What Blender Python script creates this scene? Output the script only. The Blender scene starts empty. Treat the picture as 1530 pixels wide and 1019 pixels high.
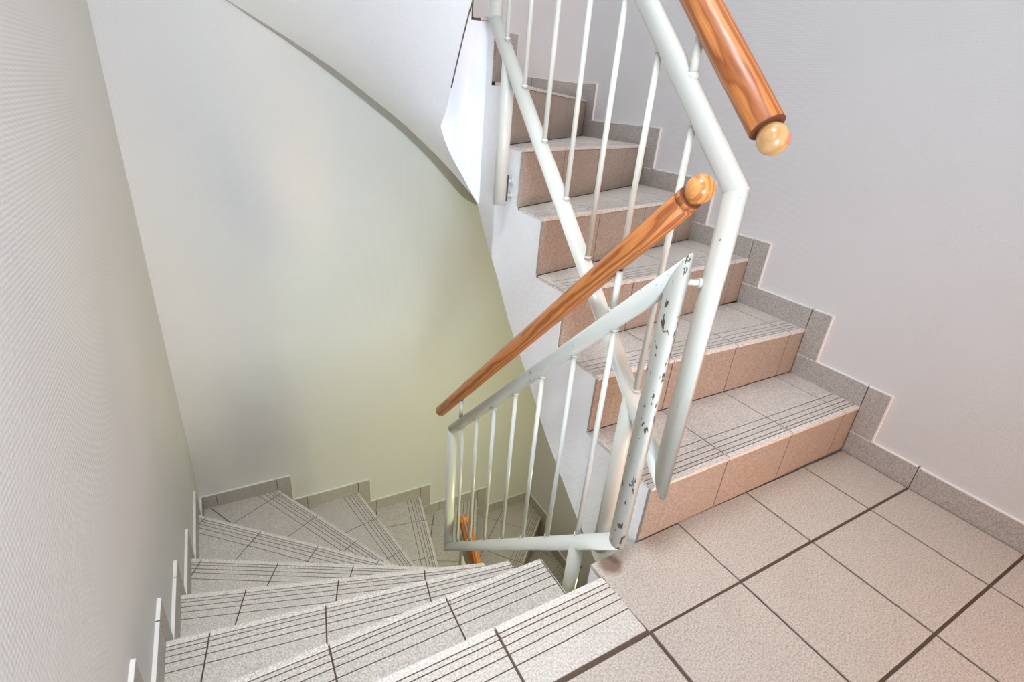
import bpy, bmesh, math, random
from mathutils import Vector, Matrix, Euler

random.seed(7)
SC = bpy.context.scene
COL = SC.collection
H = 0.1812                    # riser height
FL = 16 * H                   # storey height
XI, XO = 0.151, 1.149         # upper flight: well side, wall side
XL, XM = -0.991, -0.010       # lower flight: wall side, well side
YF = 2.114                    # far wall
YB = -1.75                    # wall behind the camera

# ------------------------------------------------------------------ camera
yaw, pitch, roll = math.radians(58.5065), math.radians(24.7669), math.radians(-5.2518)
ca, sa, cb, sb, cg, sg = math.cos(yaw), math.sin(yaw), math.cos(pitch), math.sin(pitch), math.cos(roll), math.sin(roll)
fwd = Vector((ca * cb, sa * cb, -sb)); rgt = Vector((sa, -ca, 0)); dwn = fwd.cross(rgt)
r2 = cg * rgt + sg * dwn; d2 = -sg * rgt + cg * dwn
cam_data = bpy.data.cameras.new('camera')
cam = bpy.data.objects.new('camera', cam_data); COL.objects.link(cam)
cm = Matrix((r2, -d2, -fwd)).transposed().to_4x4()
cm.translation = Vector((-0.7033, -0.4538, 1.0181))
cam.matrix_world = cm
cam_data.sensor_width = 36.0
cam_data.lens = 754.5742 / 1530 * 36
cam_data.clip_start = 0.02
SC.camera = cam

# ------------------------------------------------------------------ view, world, lights
SC.view_settings.view_transform = 'Standard'
SC.view_settings.look = 'None'
SC.view_settings.gamma = 1
SC.view_settings.use_curve_mapping = False
SC.view_settings.exposure = 0.13
W = bpy.data.worlds.new('world'); SC.world = W; W.use_nodes = True
W.node_tree.nodes['Background'].inputs[0].default_value = (0.8, 0.88, 1.0, 1)
W.node_tree.nodes['Background'].inputs[1].default_value = 0.6
SC.cycles.max_bounces = 10
SC.cycles.diffuse_bounces = 8


def area(name, loc, target, size, power, color, sy=None):
    d = bpy.data.lights.new(name, 'AREA'); d.energy = power; d.color = color
    d.shape = 'RECTANGLE'; d.size = size; d.size_y = sy or size
    o = bpy.data.objects.new(name, d); COL.objects.link(o); o.location = loc
    o.rotation_euler = (Vector(target) - Vector(loc)).to_track_quat('-Z', 'Y').to_euler()
    return o


def bulb(name, loc, r, power, color):
    d = bpy.data.lights.new(name, 'POINT'); d.energy = power; d.color = color; d.shadow_soft_size = r
    o = bpy.data.objects.new(name, d); COL.objects.link(o); o.location = loc
    return o


area('tread_fill_light', (-0.66, 0.05, 2.55), (-0.40, 0.90, 0.0), 0.6, 12.5, (0.90, 0.96, 1.0)).data.spread = math.radians(72)  # unseen light added to brighten the lower treads
area('soffit_fill_light', (-0.70, -1.66, 0.60), (-0.38, 1.3, 1.75), 0.5, 23, (0.70, 0.85, 1.0), 1.0).data.spread = math.radians(105)  # cool fill added behind the camera to brighten the soffit
area('landing_warm_light', (0.85, -1.60, 0.40), (0.35, 0.4, 0.24), 0.4, 6.0, (1.0, 0.50, 0.26), 0.7).data.spread = math.radians(85)  # warm light from the right, its source unseen
bulb('camera_flash', (-0.60, -0.44, 1.30), 0.035, 6.2, (1.0, 0.975, 0.955))
area('shaft_fill_light', (0.1, 1.2, 5.05), (0.1, 1.2, 0), 1.6, 52, (0.92, 0.95, 1.0), 1.4)  # overhead fill added for the upper treads and walls
area('lower_storey_lamp', (0.85, 0.10, -1.1), (-0.1, 2.1, -0.35), 0.3, 8.0, (1.0, 0.97, 0.50)).data.spread = math.radians(130)

# ------------------------------------------------------------------ materials


def mat(name, color, rough=0.5, spec=0.4):
    m = bpy.data.materials.new(name); m.use_nodes = True
    b = m.node_tree.nodes['Principled BSDF']
    b.inputs['Base Color'].default_value = (*color, 1); b.inputs['Roughness'].default_value = rough
    b.inputs['Specular IOR Level'].default_value = spec
    return m, m.node_tree, b


def N(nt, t, **kw):
    n = nt.nodes.new(t)
    for k, v in kw.items():
        if k in n.inputs: n.inputs[k].default_value = v
        else: setattr(n, k, v)
    return n


def mixc(nt, fac, a, b, blend='MIX'):
    n = nt.nodes.new('ShaderNodeMix'); n.data_type = 'RGBA'; n.blend_type = blend
    for s, v in ((n.inputs[0], fac), (n.inputs[6], a), (n.inputs[7], b)):
        if hasattr(v, 'links'): nt.links.new(v, s)
        elif isinstance(v, (int, float)): s.default_value = v
        else: s.default_value = (*v, 1)
    return n.outputs[2]


def ramp(nt, src, stops):
    r = nt.nodes.new('ShaderNodeValToRGB'); nt.links.new(src, r.inputs[0])
    e = r.color_ramp.elements
    while len(e) < len(stops): e.new(0.5)
    for i, (p, c) in enumerate(stops):
        e[i].position = p; e[i].color = (*c, 1) if not isinstance(c, (int, float)) else (c, c, c, 1)
    return r.outputs[0]


def noise(nt, co, scale, detail=2, rough=0.5, dist=0.0):
    n = nt.nodes.new('ShaderNodeTexNoise'); nt.links.new(co, n.inputs['Vector'])
    n.inputs['Scale'].default_value = scale; n.inputs['Detail'].default_value = detail
    n.inputs['Roughness'].default_value = rough; n.inputs['Distortion'].default_value = dist
    return n.outputs[0]


def bump(nt, b, h, strength, dist):
    n = nt.nodes.new('ShaderNodeBump'); nt.links.new(h, n.inputs['Height'])
    n.inputs['Strength'].default_value = strength; n.inputs['Distance'].default_value = dist
    nt.links.new(n.outputs[0], b.inputs['Normal'])


def coord(nt): return nt.nodes.new('ShaderNodeTexCoord').outputs['Object']


def math_n(nt, op, a, b=None):
    n = nt.nodes.new('ShaderNodeMath'); n.operation = op
    for s, v in ((n.inputs[0], a), (n.inputs[1], b)):
        if v is None: continue
        if hasattr(v, 'links'): nt.links.new(v, s)
        else: s.default_value = v
    return n.outputs[0]


def make_wall(name, base, weave=True, ax=(1, 2)):
    m, nt, b = mat(name, base, 0.62, 0.3); co = coord(nt)
    big = noise(nt, co, 1.3, 3)
    c = mixc(nt, ramp(nt, big, [(0.35, 0), (0.7, 1)]), base, tuple(v * 0.95 for v in base))
    sc = noise(nt, co, 9, 4, 0.65, 1.5)
    c = mixc(nt, ramp(nt, sc, [(0.71, 0), (0.76, 0.35)]), c, tuple(v * 0.72 for v in base))
    nt.links.new(c, b.inputs['Base Color'])
    fine = noise(nt, co, 260, 2)
    if weave:                                    # woven glass-fibre wallpaper
        s = nt.nodes.new('ShaderNodeSeparateXYZ'); nt.links.new(co, s.inputs[0])
        u, v = s.outputs[ax[0]], s.outputs[ax[1]]
        p = math_n(nt, 'ADD', u, v); q = math_n(nt, 'SUBTRACT', u, v)
        w = math_n(nt, 'MULTIPLY', math_n(nt, 'SINE', math_n(nt, 'MULTIPLY', p, 350)),
                   math_n(nt, 'SINE', math_n(nt, 'MULTIPLY', q, 350)))
        hgt = math_n(nt, 'ADD', math_n(nt, 'MULTIPLY', w, 0.55), math_n(nt, 'MULTIPLY', fine, 0.5))
        bump(nt, b, hgt, 0.4, 0.0012)
    else:
        bump(nt, b, math_n(nt, 'ADD', noise(nt, co, 55, 4), fine), 0.55, 0.004)
    return m


WALLX = make_wall('wallpaper_side', (0.715, 0.71, 0.71), True, (1, 2))
WALLY = make_wall('wallpaper_end', (0.715, 0.71, 0.71), True, (0, 2))
PLASTER = make_wall('roughcast_plaster', (0.92, 0.925, 0.945), False)


def make_tile(name, base, dots=False):
    m, nt, b = mat(name, base, 0.42, 0.35); co = coord(nt)
    s1 = noise(nt, co, 250, 2, 0.6); s2 = noise(nt, co, 190, 1, 0.5); s3 = noise(nt, co, 7, 4, 0.6)
    lo = tuple(v * 0.72 for v in base); hi = tuple(min(1, v * 1.16) for v in base)
    c = mixc(nt, ramp(nt, s1, [(0.36, 0), (0.64, 1)]), lo, hi)
    c = mixc(nt, ramp(nt, s2, [(0.31, 0.75), (0.42, 0)]), c, tuple(v * 0.6 for v in base))
    c = mixc(nt, ramp(nt, s3, [(0.5, 0), (0.75, 0.22)]), c, tuple(v * 0.66 for v in base))
    if dots:
        s = nt.nodes.new('ShaderNodeSeparateXYZ'); nt.links.new(co, s.inputs[0])
        w = math_n(nt, 'MULTIPLY', math_n(nt, 'SINE', math_n(nt, 'MULTIPLY', s.outputs[0], 520)),
                   math_n(nt, 'SINE', math_n(nt, 'MULTIPLY', s.outputs[1], 520)))
        c = mixc(nt, ramp(nt, w, [(0.3, 0), (0.7, 0.30)]), c, (0.80, 0.72, 0.60))
    # dirt collected on the corner of the landing
    v = nt.nodes.new('ShaderNodeVectorMath'); v.operation = 'DISTANCE'; nt.links.new(co, v.inputs[0])
    v.inputs[1].default_value = (0.035, 0.183, 0.0)
    d = math_n(nt, 'ADD', v.outputs['Value'], math_n(nt, 'MULTIPLY', noise(nt, co, 35, 3), 0.016))
    c = mixc(nt, ramp(nt, d, [(0.030, 0.85), (0.046, 0.0)]), c, (0.16, 0.095, 0.065))
    nt.links.new(c, b.inputs['Base Color'])
    bump(nt, b, s1, 0.12, 0.0006)
    return m


TILE = make_tile('stoneware_tile', (0.62, 0.575, 0.53))
PALE = make_tile('pale_nosing_tile', (0.73, 0.68, 0.63))  # paler tile for the front strip of each nosing
DOTTILE = make_tile('landing_tile_dotted', (0.515, 0.455, 0.40), True)
FLOORT = make_tile('landing_tile', (0.515, 0.455, 0.40))
RISER_SHADED = make_tile('riser_tile', (0.385, 0.31, 0.255))  # same tile, with the shade on the risers put into its colour
SKIRT = make_tile('skirting_tile', (0.49, 0.455, 0.42))

GROUT, nt, b = mat('grout', (0.15, 0.105, 0.08), 0.9, 0.1)
nt.links.new(mixc(nt, noise(nt, coord(nt), 40, 3), (0.085, 0.058, 0.045), (0.16, 0.115, 0.09)), b.inputs['Base Color'])
GROOVE, nt, b = mat('groove', (0.10, 0.07, 0.055), 0.9, 0.1)


def make_paint(name, chips):
    m, nt, b = mat(name, (0.80, 0.82, 0.77), 0.28, 0.5); co = coord(nt)
    c = mixc(nt, noise(nt, co, 6, 2), (0.57, 0.58, 0.53), (0.63, 0.635, 0.585))
    if chips:
        sp = nt.nodes.new('ShaderNodeMapping'); nt.links.new(co, sp.inputs[0]); sp.inputs['Scale'].default_value = (1, 1, 0.42)
        n1 = noise(nt, sp.outputs[0], chips[0], 3, 0.6)
        n2 = noise(nt, co, 7, 2)
        f = math_n(nt, 'ADD', n1, math_n(nt, 'MULTIPLY', n2, 0.16))
        mask = ramp(nt, f, [(chips[1], 0), (chips[1] + 0.012, 1)])
        c = mixc(nt, mask, c, (0.10, 0.085, 0.07))
        bump(nt, b, math_n(nt, 'SUBTRACT', 1.0, mask), 0.3, 0.0006)
    nt.links.new(c, b.inputs['Base Color'])
    return m


PAINT = make_paint('railing_paint', None)
CHIPPED = make_paint('railing_paint_chipped', (75, 0.70))
SCUFFED = make_paint('railing_paint_scuffed', (70, 0.775))
STEEL, nt, b = mat('dark_steel', (0.06, 0.06, 0.055), 0.5); b.inputs['Metallic'].default_value = 0.6
SEAL, nt, b = mat('white_sealant', (0.82, 0.80, 0.77), 0.5)
SHADOW, nt, b = mat('shadow_strip_grey', (0.34, 0.315, 0.28), 0.7)  # colour of the flash shadow on the end wall
CRACK, nt, b = mat('crack', (0.16, 0.11, 0.09), 0.9)
PINK, nt, b = mat('sticker_print', (0.75, 0.22, 0.20), 0.5)


def make_wood(name, dark, light, rough=0.33, scale=1.0):
    m, nt, b = mat(name, light, rough, 0.5)
    co = coord(nt)
    mp = nt.nodes.new('ShaderNodeMapping'); nt.links.new(co, mp.inputs[0])
    mp.inputs['Scale'].default_value = (1, 1, 0.13); mp.inputs['Location'].default_value = (0.055, 0.02, 0)
    mp.inputs['Rotation'].default_value = (0.05, 0.02, 0)
    w = nt.nodes.new('ShaderNodeTexWave'); w.wave_type = 'RINGS'; w.rings_direction = 'Z'
    nt.links.new(mp.outputs[0], w.inputs['Vector'])
    w.inputs['Scale'].default_value = 34 * scale; w.inputs['Distortion'].default_value = 7.5
    w.inputs['Detail'].default_value = 3; w.inputs['Detail Scale'].default_value = 0.8
    mp2 = nt.nodes.new('ShaderNodeMapping'); nt.links.new(co, mp2.inputs[0]); mp2.inputs['Scale'].default_value = (1, 1, 0.03)
    fib = noise(nt, mp2.outputs[0], 420, 3, 0.6)
    c = mixc(nt, ramp(nt, w.outputs[1], [(0.0, 0), (0.55, 0.35), (0.8, 1.0), (1.0, 0.7)]), light, dark)
    c = mixc(nt, ramp(nt, fib, [(0.4, 0.0), (0.68, 0.5)]), c, dark)
    nt.links.new(c, b.inputs['Base Color'])
    b.inputs['Coat Weight'].default_value = 0.15; b.inputs['Coat Roughness'].default_value = 0.2
    return m


ENDGRAIN, nt, b = mat('stained_shaded_end_grain', (0.13, 0.04, 0.016), 0.6)  # stained end grain, darkened further for the shade on the cut end
WOOD = make_wood('varnished_pine', (0.25, 0.065, 0.014), (0.60, 0.22, 0.056), 0.42)
BEECH = make_wood('pale_ball_wood', (0.46, 0.25, 0.095), (0.60, 0.36, 0.16), 0.3, 0.5)
BALL = make_wood('orange_ball_wood', (0.42, 0.13, 0.035), (0.76, 0.34, 0.10), 0.3, 0.8)

# ------------------------------------------------------------------ object helpers


def link(name, bm, mats, parent=None, smooth=False, kind=None, matrix=None):
    me = bpy.data.meshes.new(name)
    bmesh.ops.recalc_face_normals(bm, faces=bm.faces[:])
    bm.to_mesh(me); bm.free()
    for m in (mats if isinstance(mats, (list, tuple)) else [mats]): me.materials.append(m)
    if smooth:
        for p in me.polygons: p.use_smooth = True
    o = bpy.data.objects.new(name, me); COL.objects.link(o)
    if matrix is not None: o.matrix_world = matrix
    if parent:
        o.parent = parent
        if matrix is None:
            # mesh is written in world space; the parent may sit elsewhere
            off = Vector((0, 0, 0)); q = parent
            while q: off += q.location; q = q.parent
            o.location = -off
    if kind: o['kind'] = kind
    return o


def empty(name, label, cat, loc, group=None):
    o = bpy.data.objects.new(name, None); COL.objects.link(o); o.location = loc
    o.empty_display_size = 0.1
    o['label'] = label; o['category'] = cat
    if group: o['group'] = group
    return o


def box(bm, a, b, mi=0):
    x0, y0, z0 = a; x1, y1, z1 = b
    v = [bm.verts.new(p) for p in ((x0, y0, z0), (x1, y0, z0), (x1, y1, z0), (x0, y1, z0), (x0, y0, z1), (x1, y0, z1), (x1, y1, z1), (x0, y1, z1))]
    for f in ((0, 3, 2, 1), (4, 5, 6, 7), (0, 1, 5, 4), (1, 2, 6, 5), (2, 3, 7, 6), (3, 0, 4, 7)):
        bm.faces.new([v[i] for i in f]).material_index = mi


def ccw(P):
    a = sum(P[i][0] * P[(i + 1) % len(P)][1] - P[(i + 1) % len(P)][0] * P[i][1] for i in range(len(P)))
    return list(P) if a > 0 else list(reversed(P))


def clip(P, n, d):
    """keep the part of polygon P where n.p >= d"""
    out = []
    for i in range(len(P)):
        a, b = P[i], P[(i + 1) % len(P)]
        da = n[0] * a[0] + n[1] * a[1] - d; db = n[0] * b[0] + n[1] * b[1] - d
        if da >= 0: out.append(a)
        if da * db < 0:
            t = da / (da - db); out.append((a[0] + t * (b[0] - a[0]), a[1] + t * (b[1] - a[1])))
    # drop doubles
    res = []
    for p in out:
        if not res or math.hypot(p[0] - res[-1][0], p[1] - res[-1][1]) > 1e-5: res.append(p)
    if len(res) > 1 and math.hypot(res[0][0] - res[-1][0], res[0][1] - res[-1][1]) < 1e-5: res.pop()
    return res if len(res) >= 3 else []


def parea(P): return abs(sum(P[i][0] * P[(i + 1) % len(P)][1] - P[(i + 1) % len(P)][0] * P[i][1] for i in range(len(P)))) / 2


def inset(P, e):
    P = ccw(P); Q = P
    for i in range(len(P)):
        a, b = P[i], P[(i + 1) % len(P)]
        L = math.hypot(b[0] - a[0], b[1] - a[1])
        if L < 1e-6: continue
        n = (-(b[1] - a[1]) / L, (b[0] - a[0]) / L)
        Q = clip(Q, n, n[0] * a[0] + n[1] * a[1] + e)
        if not Q: return []
    return Q


def prism(bm, P, z0, z1, bev=0.0, mi=0, T=None):
    """vertical prism; T maps (a,b,z) to world"""
    T = T or (lambda a, b, z: (a, b, z))
    P = ccw(P); rings = [(P, z0)]
    if bev:
        Q = inset(P, bev)
        if len(Q) == len(P):
            # match starting vertex
            k = min(range(len(Q)), key=lambda i: math.hypot(Q[i][0] - P[0][0], Q[i][1] - P[0][1]))
            Q = Q[k:] + Q[:k]; rings += [(P, z1 - bev), (Q, z1)]
        else: rings += [(P, z1)]
    else: rings += [(P, z1)]
    vs = [[bm.verts.new(T(p[0], p[1], z)) for p in R] for R, z in rings]
    n = len(P)
    bm.faces.new(list(reversed(vs[0]))).material_index = mi
    bm.faces.new(vs[-1]).material_index = mi
    for k in range(len(vs) - 1):
        for i in range(n):
            j = (i + 1) % n
            bm.faces.new((vs[k][i], vs[k][j], vs[k + 1][j], vs[k + 1][i])).material_index = mi


# ------------------------------------------------------------------ riser table (u = 1..16): well end and wall end
RT = {1: ((XI, .207), (XO, .220)), 2: ((XI, .468), (XO, .484)), 3: ((XI, .663), (XO, .793)), 4: ((XI, .820), (XO, 1.115)),
      5: ((XI, .970), (XO, 1.4935)), 6: ((XI, 1.073), (XO, 2.015)), 7: ((.148, 1.190), (.665, YF)), 8: ((.100, 1.265), (.245, YF)),
      9: ((.000, 1.260), (-.165, YF)), 10: ((XM, 1.030), (-.615, YF)), 11: ((XM, .985), (XL, 1.862)), 12: ((XM, .880), (XL, 1.394)),
      13: ((XM, .735), (XL, 1.047)), 14: ((XM, .569), (XL, .730)), 15: ((XM, .402), (XL, .412)), 16: ((XM, .160), (XL, .160))}
RTL = dict(RT); RTL[6] = ((XI, .985), (XO, 1.900)); RTL[7] = ((XI, 1.06), (.69, YF))
INNER = {7: [(.138, 1.238)], 9: [(-.008, 1.215)]}                 # extra points of the well edge between riser u and u+1
OUTER = {6: [(XO, YF)], 10: [(XL, YF)]}                           # room corners
OFF = {1: .30, 2: .30, 3: .30, 4: .30, 5: .28, 6: .28, 7: .3, 8: .33, 9: .30, 10: .0, 11: .06, 12: .155, 13: .22, 14: .28, 15: .303, 16: .305}
Z_IN = [(1, -.30), (1.75, -.158), (3.78, .159), (5, .33), (6, .45), (7, .61), (7.6, .70), (8, .77), (8.6, .85), (9, .93), (9.3, 1.04), (9.6, 1.17), (10, 1.31), (11, 1.49), (12, 1.67), (16, 2.40)]
Z_OUT = [(1, -.30), (3, .04), (5, .39), (6, .44), (7, .56), (7.5, .657), (7.8, .76), (8.07, .86), (8.6, 1.006), (9, 1.111), (9.35, 1.191), (9.85, 1.30), (10, 1.335), (11, 1.49), (12, 1.67), (16, 2.40)]


def interp(tab, u):
    for (a, za), (b, zb) in zip(tab, tab[1:]):
        if u <= b: return za + (zb - za) * (u - a) / (b - a)
    return tab[-1][1]


def smooth_interp(tab, u, w=0.22):
    return sum(interp(tab, min(16, max(1, u + w * k / 3))) for k in range(-3, 4)) / 7


def unit(a, b):
    L = math.hypot(b[0] - a[0], b[1] - a[1]); return ((b[0] - a[0]) / L, (b[1] - a[1]) / L)


def shifted(seg, e):
    """riser line moved by e towards the climbing side, ends kept on the same inner/outer line family"""
    (a, b) = seg; t = unit(a, b); n = (-t[1], t[0])
    return ((a[0] + n[0] * e, a[1] + n[1] * e), (b[0] + n[0] * e, b[1] + n[1] * e))


def poly_at(P, s):
    """point at fraction s of a polyline"""
    L = [math.hypot(P[i + 1][0] - P[i][0], P[i + 1][1] - P[i][1]) for i in range(len(P) - 1)]
    d = s * sum(L)
    for i, l in enumerate(L):
        if d <= l + 1e-9:
            t = d / l if l else 0
            return (P[i][0] + t * (P[i + 1][0] - P[i][0]), P[i][1] + t * (P[i + 1][1] - P[i][1]))
        d -= l
    return P[-1]


def clampxy(p):
    return (min(XO - .0015, max(XL + .0015, p[0])), min(YF - .0015, p[1]))


def tread_poly(R, u, back=0.0, front=0.0):
    """plan outline of tread u between riser u and riser u+1"""
    lo, hi = shifted(R[u], front), shifted(R[u + 1], back)
    P = [lo[0], lo[1]] + OUTER.get(u, []) + [hi[1], hi[0]]
    # trim to the room and the well-side line
    P = ccw(P)
    P = clip(P, (-1, 0), -XO + .0015); P = clip(P, (1, 0), XL + .0015); P = clip(P, (0, -1), -YF + .0015)
    if u <= 6: P = clip(P, (1, 0), XI - 0.002)
    if u >= 10: P = clip(P, (-1, 0), -(XM + 0.002))
    return P


EDGE = []


def flight_body(R, z0, u0, u1, parent, u_hi=16):
    """the plastered concrete body: stepped top, smooth soffit, inner and outer cheeks"""
    bm = bmesh.new(); M, K = 6, 6
    e = 0.0105
    for u in range(u0, u1 + 1):
        if u >= u_hi: break
        lo, hi = shifted(R[u], e), shifted(R[u + 1], e)
        I = [(R[u][0][0], lo[0][1]) if u <= 6 or u >= 10 else lo[0]] + INNER.get(u, []) + [(R[u + 1][0][0], hi[0][1]) if u + 1 <= 6 or u + 1 >= 10 else hi[0]]
        O = [clampxy(lo[1])] + OUTER.get(u, []) + [clampxy(hi[1])]
        zt = z0 + u * H - 0.0102
        S = [k / M for k in range(M + 1)]
        gi = [poly_at(I, s) for s in S]; go = [poly_at(O, s) for s in S]
        # snap the sample nearest the corner onto it
        for pts, extra in ((gi, INNER.get(u, [])), (go, OUTER.get(u, []))):
            for c in extra:
                k = min(range(1, M), key=lambda i: math.hypot(pts[i][0] - c[0], pts[i][1] - c[1])); pts[k] = c
        zi = [z0 + max(-.22 if z0 > -1 else -9, smooth_interp(Z_IN, u + s)) for s in S]
        zo = [z0 + max(-.22 if z0 > -1 else -9, smooth_interp(Z_OUT, u + s)) for s in S]
        def P(k, j, z):
            t = j / K; return (gi[k][0] + t * (go[k][0] - gi[k][0]), gi[k][1] + t * (go[k][1] - gi[k][1]), z)
        G = [[bm.verts.new(P(k, j, zi[k] + (zo[k] - zi[k]) * j / K)) for j in range(K + 1)] for k in range(M + 1)]
        T = [[bm.verts.new(P(k, j, zt)) for j in (0, K)] for k in range(M + 1)]
        for k in range(M):
            for j in range(K):
                f = bm.faces.new((G[k][j], G[k + 1][j], G[k + 1][j + 1], G[k][j + 1])); f.smooth = True
            bm.faces.new((T[k][0], T[k][1], T[k + 1][1], T[k + 1][0]))
            f = bm.faces.new((G[k][0], T[k][0], T[k + 1][0], G[k + 1][0])); f.smooth = True
            bm.faces.new((G[k][K], G[k + 1][K], T[k + 1][1], T[k][1]))
        if z0 > -1 and u >= 9: EDGE.extend(Vector((gi[k][0], gi[k][1], zi[k])) for k in range(M) if u > 9 or k > 1)
        # riser in front
        zb = z0 + (u - 1) * H - 0.0102
        a, b = gi[0], go[0]
        v = [bm.verts.new(q) for q in ((a[0], a[1], zb), (b[0], b[1], zb), (b[0], b[1], zt), (a[0], a[1], zt))]
        bm.faces.new(v)
        if u == u0:
            v = [bm.verts.new(q) for q in ((a[0], a[1], zi[0]), (b[0], b[1], zo[0]), (b[0], b[1], zb), (a[0], a[1], zb))]
            bm.faces.new(v)
        if u == min(u1, u_hi - 1):
            a, b = gi[-1], go[-1]
            v = [bm.verts.new(q) for q in ((a[0], a[1], zi[-1]), (b[0], b[1], zo[-1]), (b[0], b[1], zt), (a[0], a[1], zt))]
            bm.faces.new(v)
    bmesh.ops.remove_doubles(bm, verts=bm.verts[:], dist=0.0004)
    o = link('flight_body', bm, PLASTER, parent)
    o.data.set_sharp_from_angle(angle=math.radians(55))
    return o


GRV = [.018, .030, .048, .067, .094]
GAP = 0.0044


def cut_tiles(P, org, t, n, off, T=.30, dep=.30, row0=0.0):
    """cut polygon P into tiles in the frame origin/along/depth"""
    out = []
    for r in range(-1, 9):
        d0, d1 = row0 + r * dep, row0 + (r + 1) * dep
        for k in range(-2, 9):
            a0, a1 = off + (k - 1) * T, off + k * T
            Q = P
            for (nn, dd) in ((t, org[0] * t[0] + org[1] * t[1] + a0 + GAP / 2), ((-t[0], -t[1]), -(org[0] * t[0] + org[1] * t[1] + a1 - GAP / 2)),
                             (n, org[0] * n[0] + org[1] * n[1] + d0 + (GAP / 2 if r else -1e-4)), ((-n[0], -n[1]), -(org[0] * n[0] + org[1] * n[1] + d1 - GAP / 2))):
                Q = clip(Q, nn, dd)
                if not Q: break
            if Q and parea(Q) > 2.5e-4: out.append((Q, r))
    return out


def grooved_tile(Q, z, org, n, th=0.010, grooves=True):
    """tile whose nose carries five recessed anti-slip grooves"""
    bm = bmesh.new()
    base = org[0] * n[0] + org[1] * n[1]
    dmin = min(q[0] * n[0] + q[1] * n[1] for q in Q) - base; dmax = max(q[0] * n[0] + q[1] * n[1] for q in Q) - base
    if not grooves or dmin > GRV[-1]:
        prism(bm, Q, z - th, z, 0.0009); return bm
    prism(bm, inset(Q, 0.0002) or Q, z - th, z - 0.0022, 0, 2)
    bm.faces.ensure_lookup_table(); bm.faces[1].material_index = 1
    edges = [-1] + GRV + [9]
    for a, b in zip(edges, edges[1:]):
        S = clip(Q, n, base + a + (0.0014 if a > 0 else 0)); S = clip(S, (-n[0], -n[1]), -(base + b - (0.0014 if b < 9 else 0))) if S else []
        if S and parea(S) > 1e-6: prism(bm, S, z - 0.0024, z, 0.0, 2 if a < 0 else 0)
    return bm


def build_steps(R, z0, u0, u1, parent):
    for u in range(u0, u1 + 1):
        z = z0 + u * H
        a, b = R[u]; t = unit(a, b); n = (-t[1], t[0])
        bed = bmesh.new()
        if u < 16:
            Pb = inset(tread_poly(R, u, 0.010, 0.0), 0.005)
            if Pb: prism(bed, Pb, z - 0.0101, z - 0.0035)
        # riser bed
        L = math.hypot(b[0] - a[0], b[1] - a[1])
        for dd in (0.0017, 0.0105):
            while True:
                q = (a[0] + t[0] * L + n[0] * dd, a[1] + t[1] * L + n[1] * dd)
                if XL + .001 <= q[0] <= XO - .001 and q[1] <= YF - .001: break
                L -= .0008
        def TR(s, w, d, a=a, t=t, n=n):                  # s along nose, w height, d depth (outwards = smaller)
            return (a[0] + t[0] * s + n[0] * (0.0105 - d), a[1] + t[1] * s + n[1] * (0.0105 - d), w)
        zb = z - H
        prism(bed, [(0.006, zb - 0.003), (L, zb - 0.003), (L, z - 0.0100), (0.006, z - 0.0100)], 0.0003, 0.0062, 0, 0, TR)
        step = link('step', bed, GROUT, parent)
        if u < 16:
            P = tread_poly(R, u, 0.0005, 0.0)
            for Q, r in cut_tiles(P, a, t, n, OFF[u]):
                link('tread_tile', grooved_tile(Q, z, a, n), [TILE, GROOVE, PALE], step)
        # riser tiles
        off = OFF[u] + random.uniform(-0.004, 0.004)
        k = -1
        while True:
            s0, s1 = off + (k) * .30, off + (k + 1) * .30; k += 1
            if s0 > L: break
            s0, s1 = max(s0 + GAP / 2, 0.0), min(s1 - GAP / 2, L - 0.003)
            if s1 - s0 < 0.012: continue
            bm = bmesh.new()
            prism(bm, [(s0, zb + 0.002), (s1, zb + 0.002), (s1, z - 0.0115), (s0, z - 0.0115)], 0.0, 0.0088, 0.0006, 0, TR)
            link('riser_tile', bm, RISER_SHADED, step)


# ------------------------------------------------------------------ room shell


def shell(name, a, b, m):
    bm = bmesh.new(); box(bm, a, b); return link(name, bm, m, kind='structure')


ZT, ZB = 5.15, -FL - 0.15
wall_right = shell('wall_right', (XO, YB - .12, ZB), (XO + .12, YF + .12, ZT), WALLX)
wall_left = shell('wall_left', (XL - .12, YB - .12, ZB), (XL, YF + .12, ZT), WALLX)
wall_back = shell('wall_back', (XL, YF, ZB), (XO, YF + .12, ZT), WALLY)
wall_front = shell('wall_front', (XL, YB - .12, ZB), (XO, YB, ZT), WALLY)
ceiling = shell('ceiling', (XL, YB, ZT), (XO, YF, ZT + .12), PLASTER)
shell('floor', (XL, YB, ZB), (XO, YF, -FL - 0.001), TILE)

# landing slab (this storey and the one above), with tiles as parts


def landing(name, z):
    bm = bmesh.new()
    P = [(XL, YB), (XO, YB), (XO, .214), (XM, .207), (XM, .160 + .011), (XL, .160 + .011)]
    prism(bm, [(XL, YB), (XM, YB), (XM, .1495), (XL, .1495)], z - .22, z - .0130)
    prism(bm, [(XM, YB), (XO, YB), (XO, .203), (XM, .203)], z - .22, z - .0130)
    o = link(name, bm, PLASTER, kind='structure')
    return o


floor = landing('floor', 0.0)
upper_landing = landing('ceiling', FL)
bm = bmesh.new()
prism(bm, [(XL, YB), (XM + .004, YB), (XM + .004, .155), (XL, .155)], -0.0128, -0.0036)
prism(bm, [(XM + .004, YB), (XO, YB), (XO, .210), (XM + .004, .199)], -0.0128, -0.0036)
bed = link('grout_bed', bm, GROUT, floor)
cols_l = [(-0.004 - .303 * k - .303, -0.004 - .303 * k) for k in range(4)]
cols_r = [(0.0 + .3015 * k, .3015 + .3015 * k) for k in range(4)]
rows = [(-0.300 * (k + 1), -0.300 * k) for k in range(6)]


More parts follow.
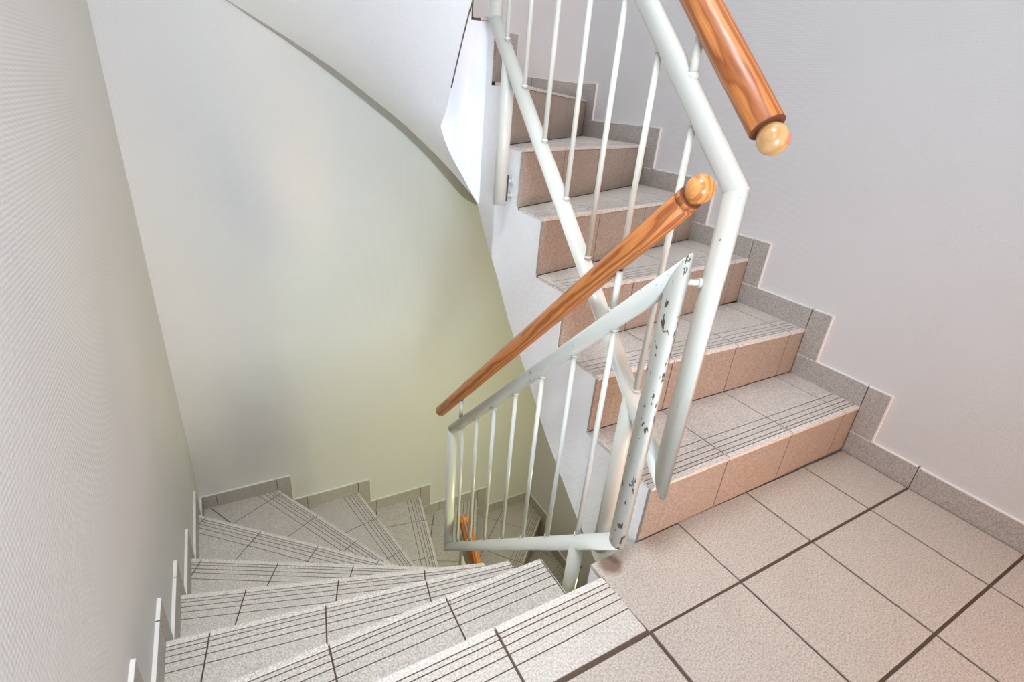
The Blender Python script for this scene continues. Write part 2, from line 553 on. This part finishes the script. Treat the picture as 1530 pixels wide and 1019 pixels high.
def lay(x0, x1, y0, y1, front=None, m=FLOORT, wide=0.0):
    g = 0.0032
    x0 = max(x0, XL); x1 = min(x1, XO - .010)
    if x1 - x0 < .02: return
    P = [(x0 + g, y0 + g), (x1 - g, y0 + g), (x1 - g, y1 - g - wide), (x0 + g, y1 - g - wide)]
    if front: m = TILE; bm = grooved_tile([(x0 + g, y0 + g + .004), (x1 - g, y0 + g + .004), (x1 - g, y1), (x0 + g, y1)], 0.0, (0, y1), (0, -1))
    else: bm = bmesh.new(); prism(bm, P, -0.010, 0.0, 0.0009)
    o = link('floor_tile', bm, [m, GROOVE, PALE], floor)
    if m is DOTTILE: o['label'] = 'tile with a faint dotted grid'


for x0, x1 in cols_l:
    lay(x0, x1, 0, .160, True)
    for y0, y1 in rows: lay(x0, x1, y0, y1, wide=0.002)
for i, (x0, x1) in enumerate(cols_r):
    yy = .205 if i == 0 else .2125
    if i == 0:
        bm = bmesh.new(); prism(bm, [(-0.010, .1625), (-.0025, .161), (-.0025, .0025), (.300, .0025), (.300, .211), (XI, .206), (-0.010, .203)][0:0] or
                                [(-0.0025, .0025), (.300, .0025), (.300, .2095), (-0.0105, .2035), (-0.0105, .164)], -0.010, 0.0, 0.0009)
        link('floor_tile', bm, [FLOORT, GROOVE], floor)['label'] = 'corner tile with a brown stain'
    else: lay(x0, x1, 0.001, .2165, m=DOTTILE if i == 2 else FLOORT)
    for y0, y1 in rows: lay(x0, x1, y0, y1, wide=0.001)

# ------------------------------------------------------------------ the two flights
upper = empty('staircase', 'upper tiled flight climbing along the right wall and winding left under a white plaster soffit', 'staircase', (0.65, 0.21, 0))
lower = empty('staircase', 'lower tiled winding flight descending from the landing along the left wall', 'staircase', (-0.5, 0.16, -FL))
flight_body(RT, 0.0, 1, 15, upper)
build_steps(RT, 0.0, 1, 12, upper)
# flash shadow under the soffit edge, built as a dark strip on the end wall
band_bm = bmesh.new(); rows_ = []
BAND_W = [(6.2, .10), (7.44, .10), (7.71, .07), (7.93, .058), (8.24, .050), (8.6, .045), (9.0, .038), (9.35, .019), (9.66, .012), (9.87, .005), (10.2, .003)]
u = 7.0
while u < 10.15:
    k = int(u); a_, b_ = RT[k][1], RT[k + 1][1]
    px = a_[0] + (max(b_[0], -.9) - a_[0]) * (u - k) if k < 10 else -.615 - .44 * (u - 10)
    zt_ = smooth_interp(Z_OUT, u) + .004; zb_ = smooth_interp(Z_OUT, u) - interp(BAND_W, u)
    rows_.append([band_bm.verts.new(p_) for p_ in ((px, YF, zt_), (px, YF - .009, zt_), (px, YF - .009, zb_), (px, YF, zb_))]); u += .05
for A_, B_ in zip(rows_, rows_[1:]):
    for i in range(4): band_bm.faces.new((A_[i], A_[(i + 1) % 4], B_[(i + 1) % 4], B_[i]))
band_bm.faces.new(rows_[0]); band_bm.faces.new(rows_[-1])
link('shadow_strip', band_bm, SHADOW, upper)
# hairline crack where the soffit meets the well cheek
cb_ = bmesh.new(); prev = None
CP = [((.000, 1.260), 9), ((-.008, 1.215), 9.3), ((XM, 1.12), 9.63), ((XM, 1.030), 10), ((XM, .985), 11), ((XM, .880), 12), ((XM, .735), 13)]
pts = []
for (pa_, ua), (pb_, ub) in zip(CP, CP[1:]):
    for k in range(6):
        t = k / 6; u = ua + (ub - ua) * t
        pts.append(Vector((pa_[0] + (pb_[0] - pa_[0]) * t + random.uniform(-.001, .001), pa_[1] + (pb_[1] - pa_[1]) * t, smooth_interp(Z_IN, u) + .0005)))
CRK = EDGE[:30]
flight_body(RTL, -FL, 1, 15, lower)
build_steps(RTL, -FL, 3, 16, lower)

# ------------------------------------------------------------------ stepped tile skirting along the three walls
OUTPATH = [(XO, .2), (XO, YF), (XL, YF), (XL, .16)]


def path_s(p):
    """arc length along the wall path of a point on it"""
    if abs(p[0] - XO) < 1e-3 and p[1] < YF - 1e-4: return p[1] - .2
    if abs(p[1] - YF) < 1e-3: return (YF - .2) + (XO - p[0])
    return (YF - .2) + (XO - XL) + (YF - p[1])


C1 = YF - .2; C2 = C1 + (XO - XL)


def skirt_piece(s0, s1, z0, z1, wall):
    """a skirting tile between arc lengths s0, s1, on wall 0 right, 1 back, 2 left"""
    th = 0.010; g = 0.001
    s0 += g; s1 -= g
    if s1 - s0 < 0.008: return None
    bm = bmesh.new()
    if wall == 0:
        a, b = s0 + .2, s1 + .2; f = lambda u, w, d: (XO - d, u, w)
    elif wall == 1:
        a, b = s0 - C1, s1 - C1; f = lambda u, w, d: (XO - u, YF - d, w)
    else:
        a, b = s0 - C2, s1 - C2; f = lambda u, w, d: (XL + d, YF - u, w)
    prism(bm, [(a, z0), (b, z0), (b, z1), (a, z1)], 0.0, th, 0.0008, 0, f)
    return bm


skirts = []
for nm, m in (('baseboard_right', 0), ('baseboard_back', 1), ('baseboard_left', 2)):
    # mortar strip behind the tiles is the structure, the tiles are its parts
    skirts.append([nm, m, []])


def add_skirt(s0, s1, z0, z1):
    for w, (a, b) in enumerate(((-9, C1), (C1, C2), (C2, 99))):
        lo, hi = max(s0, a + (.010 if w == 1 else 0)), min(s1, b - (.010 if w == 1 else 0))
        if hi - lo > 0.01:
            # split long runs every 30 cm
            n = max(1, round((hi - lo) / .30 + .15)); 
            c = lo
            while c < hi - 1e-6:
                d = min(c + .30, hi)
                if hi - d < .03: d = hi
                skirts[w][2].append((c, d, z0, z1)); c = d


HB = 0.080
for R, z0, ulo, uhi in ((RT, 0.0, 1, 13), (RTL, -FL, 3, 16)):
    for u in range(ulo, uhi + 1):
        s = path_s(R[u][1]); zu = z0 + u * H
        if u < 16: add_skirt(s + 0.001, path_s(R[u + 1][1]), zu - 0.002, zu + HB)
        zlo = z0 + (u - 1) * H + HB + 0.002
        add_skirt(s - 0.074, s, zlo, zu + HB)
# landing runs (right wall: joints follow the floor tiles)
for y0, y1 in [(0.0, .219)] + rows: skirts[0][2].append((y0 - .2, y1 - .2, -0.002, HB))
for y0, y1 in rows + [(0.0, .160)]: skirts[2][2].append((C2 + YF - y1, C2 + YF - y0, -0.002, HB))
for nm, w, L in skirts:
    root = bmesh.new()
    for (a, b, z0, z1) in L:
        bm_ = skirt_piece(a - .0008, b + .0008, z0 + .001, z1 - .001, w)
        if bm_ is None: continue
        me = bpy.data.meshes.new('t'); bm_.to_mesh(me); bm_.free()
        # thin mortar strip: squash towards the wall
        for v in me.vertices:
            if w == 0: v.co.x = XO - (XO - v.co.x) * .55
            elif w == 1: v.co.y = YF - (YF - v.co.y) * .55
            else: v.co.x = XL + (v.co.x - XL) * .55
        root.from_mesh(me); bpy.data.meshes.remove(me)
    ro = link(nm, root, GROUT, kind='structure')
    for (a, b, z0, z1) in L:
        bm_ = skirt_piece(a, b, z0, z1, w)
        if bm_ is not None: link('skirting_tile', bm_, SKIRT, ro)
    sl = bmesh.new()
    for (a, b, z0, z1) in L:
        for (p, q, r, t) in ((a - .002, b + .002, z1 - .001, z1 + .003), (a - .003, a + .001, z0 - .001, z1) if z1 - z0 > HB + .03 else (0, 0, 0, 0)):
            if q - p < .002: continue
            d = .0095; u0, u1 = (p + .2, q + .2) if w == 0 else ((p - C1, q - C1) if w == 1 else (p - C2, q - C2))
            if w == 0: box(sl, (XO - d, u0, r), (XO, u1, t))
            elif w == 1: box(sl, (XO - u1, YF - d, r), (XO - u0, YF, t))
            else: box(sl, (XL, YF - u1, r), (XL + d, YF - u0, t))
    so = link('sealant_bead', sl, SEAL, ro)

# ------------------------------------------------------------------ railings



def frame(axis):
    axis = Vector(axis).normalized()
    ref = Vector((1, 0, 0)) if abs(axis.x) < .9 else Vector((0, 1, 0))
    e1 = (ref - axis * ref.dot(axis)).normalized(); return axis, e1, axis.cross(e1)


def tube(bm, p0, p1, r, n0=None, n1=None, seg=28):
    """tube whose ends are cut by planes through p0 / p1 with normals n0 / n1 (mitres)"""
    p0, p1 = Vector(p0), Vector(p1); ax, e1, e2 = frame(p1 - p0)
    n0 = Vector(n0) if n0 else ax; n1 = Vector(n1) if n1 else ax
    ra, rb = [], []
    for i in range(seg):
        a = 2 * math.pi * i / seg; q = e1 * math.cos(a) * r + e2 * math.sin(a) * r
        for P, n, lst in ((p0, n0, ra), (p1, n1, rb)):
            t = -q.dot(n) / ax.dot(n); lst.append(bm.verts.new(P + q + ax * t))
    for i in range(seg):
        j = (i + 1) % seg; f = bm.faces.new((ra[i], ra[j], rb[j], rb[i])); f.smooth = True
    bm.faces.new(list(reversed(ra))); bm.faces.new(rb)


bm = bmesh.new()
for a_, b_ in zip(CRK, CRK[1:]): tube(bm, a_, b_, .0022, seg=5)
link('plaster_crack', bm, CRACK, upper)


def lathe(prof, seg=32):
    """profile of (r, z) about local Z"""
    bm = bmesh.new(); rings = []
    for r, z in prof:
        if r < 1e-6: rings.append([bm.verts.new((0, 0, z))])
        else: rings.append([bm.verts.new((r * math.cos(2 * math.pi * i / seg), r * math.sin(2 * math.pi * i / seg), z)) for i in range(seg)])
    for A, B in zip(rings, rings[1:]):
        for i in range(seg):
            j = (i + 1) % seg
            if len(A) == 1 and len(B) == 1: continue
            if len(A) == 1: f = bm.faces.new((A[0], B[i], B[j]))
            elif len(B) == 1: f = bm.faces.new((A[i], A[j], B[0]))
            else: f = bm.faces.new((A[i], A[j], B[j], B[i]))
            f.smooth = True
    return bm


RP = 0.021        # rail tube radius
RB = 0.0068       # baluster radius


def miter(d1, d2):
    """plane normal bisecting two unit directions leaving a joint"""
    return (Vector(d1).normalized() - Vector(d2).normalized()).normalized()


def set_local(o, parent):
    """keep world placement while parenting to an unrotated empty"""
    o.parent = parent; o.location = Vector(o.location) - Vector(parent.location)


def wood_bar(name, p_ball, p_end, r, parent, ball_mat, ball_r=0.026, neck=0.012, ball_both=False, sticker=False):
    """turned round handrail: local Z runs from the ball end to the far end"""
    p_ball, p_end = Vector(p_ball), Vector(p_end)
    d = (p_end - p_ball).normalized(); q = d.to_track_quat('Z', 'Y')
    L = (p_end - p_ball).length
    start = ball_r * (.84 if r > .028 else .95)
    prof = [(0, start), (r - .007, start), (r - .0015, start + .0002), (r - .0004, start + .0015), (r, start + .004)]
    if r < 0.028:
        prof += [(r, start + .012), (r - .0035, start + .0145), (r - .0035, start + .0165), (r, start + .019)]
    prof += [(r, start + (L - start) * k / 8) for k in range(1, 8)]
    prof += [(r, L - .012), (r - .002, L - .006), (r - .007, L - .001), (r - .012, L), (0, L)]
    lb = lathe(prof, 40)
    for f in lb.faces:
        if f.calc_center_median().z < start + .0012: f.material_index = 1
    bar = link(name, lb, [WOOD, ENDGRAIN], matrix=Matrix.Translation(p_ball) @ q.to_matrix().to_4x4())
    set_local(bar, parent)
    ends = [(0, 1)] + ([(L, -1)] if ball_both else [])
    for z0, s in ends:
        pr = []
        for k in range(13):
            a = math.pi * k / 17
            pr.append((ball_r * math.sin(a), z0 - s * ball_r * math.cos(a)))
        pr += [(ball_r * .66, z0 + s * (start + .002)), (0, z0 + s * (start + .002))]
        pr[0] = (0, z0 - s * ball_r)
        b_ = link('ball_finial', lathe(pr, 32), ball_mat, matrix=Matrix.Identity(4)); b_.parent = bar
    if sticker:
        bmk = bmesh.new()
        c = (q.inverted() @ Vector(sticker)).normalized(); ax, e1, e2 = frame(c)
        ring = []
        top = bmk.verts.new(c * (ball_r + .0009))
        for i in range(18):
            a = 2 * math.pi * i / 18
            dd = (c + (e1 * math.cos(a) * .30 + e2 * math.sin(a) * .36)).normalized()
            ring.append((bmk.verts.new(dd * (ball_r + .0007)), bmk.verts.new(dd * (ball_r - .001))))
        for i in range(18):
            j = (i + 1) % 18
            bmk.faces.new((top, ring[i][0], ring[j][0])); bmk.faces.new((ring[i][0], ring[i][1], ring[j][1], ring[j][0]))
        s_ = link('sticker', bmk, PINK, matrix=Matrix.Identity(4)); s_.parent = bar
        s_['label'] = 'small reddish sticker remnant'
    return bar


def railing(label, x, ya, yb, slope, top0, bot0, bal_y, leg_specs, hand, group, side_x, worn=(PAINT, PAINT), z_shift=0.0, lean=1):
    """parallelogram of tube in the plane x; z_top = top0 + slope*y, z_bot = bot0 + slope*y; ya near post, yb far post"""
    base = Vector((x, leg_specs[0][0], leg_specs[0][1] + z_shift))
    root = empty('stair_railing', label, 'railing', base, group)
    V = lambda y, z: Vector((x, y, z + z_shift))
    ta, tb = V(ya, top0 + slope * ya), V(yb, top0 + slope * yb)
    ba, bb = V(ya, bot0 + slope * ya), V(yb, bot0 + slope * yb)
    up = Vector((0, 0, 1)); al = (tb - ta).normalized()
    m1 = miter(al, -up); m2 = miter(-al, -up); m3 = miter(al, up); m4 = miter(-al, up)
    bm = bmesh.new(); tube(bm, ta, tb, RP, m1, m2); link('top_rail', bm, worn[0], root)
    bm = bmesh.new(); tube(bm, ba, bb, RP, m3, m4); link('bottom_rail', bm, PAINT, root)
    bm = bmesh.new(); tube(bm, ba, ta, RP, m3, m1)
    pa = link('post', bm, worn[1], root)
    if worn[1] is CHIPPED: pa['label'] = 'post with many dark paint chips'
    bm = bmesh.new(); tube(bm, bb, tb, RP, m4, m2); link('post', bm, PAINT, root)
    k = RP * math.sqrt(1 + slope * slope)
    for y in bal_y:
        z0, z1 = bot0 + slope * y + k * .80, top0 + slope * y - k * .80
        bm = bmesh.new(); tube(bm, V(y, z0), V(y, z1), RB, seg=14)
        tube(bm, V(y, z0 + k * .10), V(y, z0 + k * .32), RB * 1.45, seg=14)
        tube(bm, V(y, z1 - k * .30), V(y, z1 - k * .08), RB * 1.40, seg=14)
        link('baluster', bm, PAINT, root)
    for (y, zf) in leg_specs:
        bm = bmesh.new(); tube(bm, V(y, zf), V(y, bot0 + slope * y), RP, seg=28)
        leg = link('support_leg', bm, PAINT, root)
        sx = 1 if side_x > x else -1
        xa = x + sx * RP * .8
        bm = bmesh.new()
        box(bm, (min(xa, xa + sx * .006), y - .012, zf + z_shift + .012), (max(xa, xa + sx * .006), y + .012, zf + z_shift + .095))
        link('bracket', bm, STEEL, leg)
        for dz in (.030, .075):
            bm = bmesh.new()
            tube(bm, (xa, y, zf + dz + z_shift), (side_x, y, zf + dz + z_shift), .0065, seg=12)
            tube(bm, (side_x - sx * .006, y, zf + dz + z_shift), (side_x, y, zf + dz + z_shift), .011, seg=12)
            link('bolt', bm, PAINT, leg)
    # wooden handrail on round stubs
    h0, hs, yb0, yb1, rr, bmat, both, stubs, stk = hand
    hz = lambda y: h0 + hs * y
    wood_bar('handrail', V(yb0, hz(yb0)), V(yb1, hz(yb1)), rr, root, bmat, ball_both=both, sticker=stk)
    for y in stubs:
        bm = bmesh.new(); z0 = top0 + slope * y + k * .7; z1 = hz(y) - rr * .9
        tube(bm, V(y, z0), V(y, z1 - .012), .0080, seg=14); tube(bm, V(y, z0), V(y, z0 + k * .35), .0115, seg=14)
        st = link('handrail_support', bm, PAINT, root)
        bm = bmesh.new(); tube(bm, V(y, z1 - .013), V(y, z1 + .004), .0055, seg=12); link('screw', bm, STEEL, st)
    return root


ra = railing('foreground white tube railing guarding the lower flight with heavily chipped near post', .045, .186, 1.180, -1.0, .940, .257,
             [.328, .455, .583, .713, .842, .966, 1.085], [(.322, -.36)],
             (1.098, -1.01, .181, 1.322, .0245, BALL, False, [.345, 1.108], None), 'stair railings', XM, (SCUFFED, CHIPPED))
bm = bmesh.new(); box(bm, (.0665, .312, -.262), (.0720, .333, -.165)); link('clamp_plate', bm, STEEL, ra)
bm = bmesh.new(); tube(bm, (.045, .190, .742), (.108, .158, .742), .0062, seg=14); tube(bm, (.085, .170, .742), (.091, .167, .742), .0095, seg=14)
link('connecting_rod', bm, PAINT, ra)
HBR = (.897, .975, .112, 1.22, .0300, BEECH, False, [.314, .80, 1.10], None)
rb = railing('white tube railing climbing beside the upper flight with thick handrail ending in pale ball', .108, .155, 1.135, 1.0, .760, .116,
             [.287, .413, .540, .665, .797, .929, 1.052], [(.296, -.090), (1.030, .725)],
             (.897, .975, .112, 1.22, .0300, BEECH, False, [.314, .80, 1.10], tuple(r2 * .78 - fwd * .58 + d2 * .22)), 'stair railings', XI, (PAINT, SCUFFED))
rc = railing('distant white railing of the lower storey with orange handrail seen deep in the stairwell', .108, .155, 1.135, 1.0, .760, .116,
             [.287, .413, .540, .665, .797, .929, 1.052], [(.296, -.090), (1.030, .725)],
             (.897, .975, .112, 1.15, .0260, BALL, True, [.314, 1.10], None), 'stair railings', XI, (PAINT, PAINT), z_shift=-FL + .13)
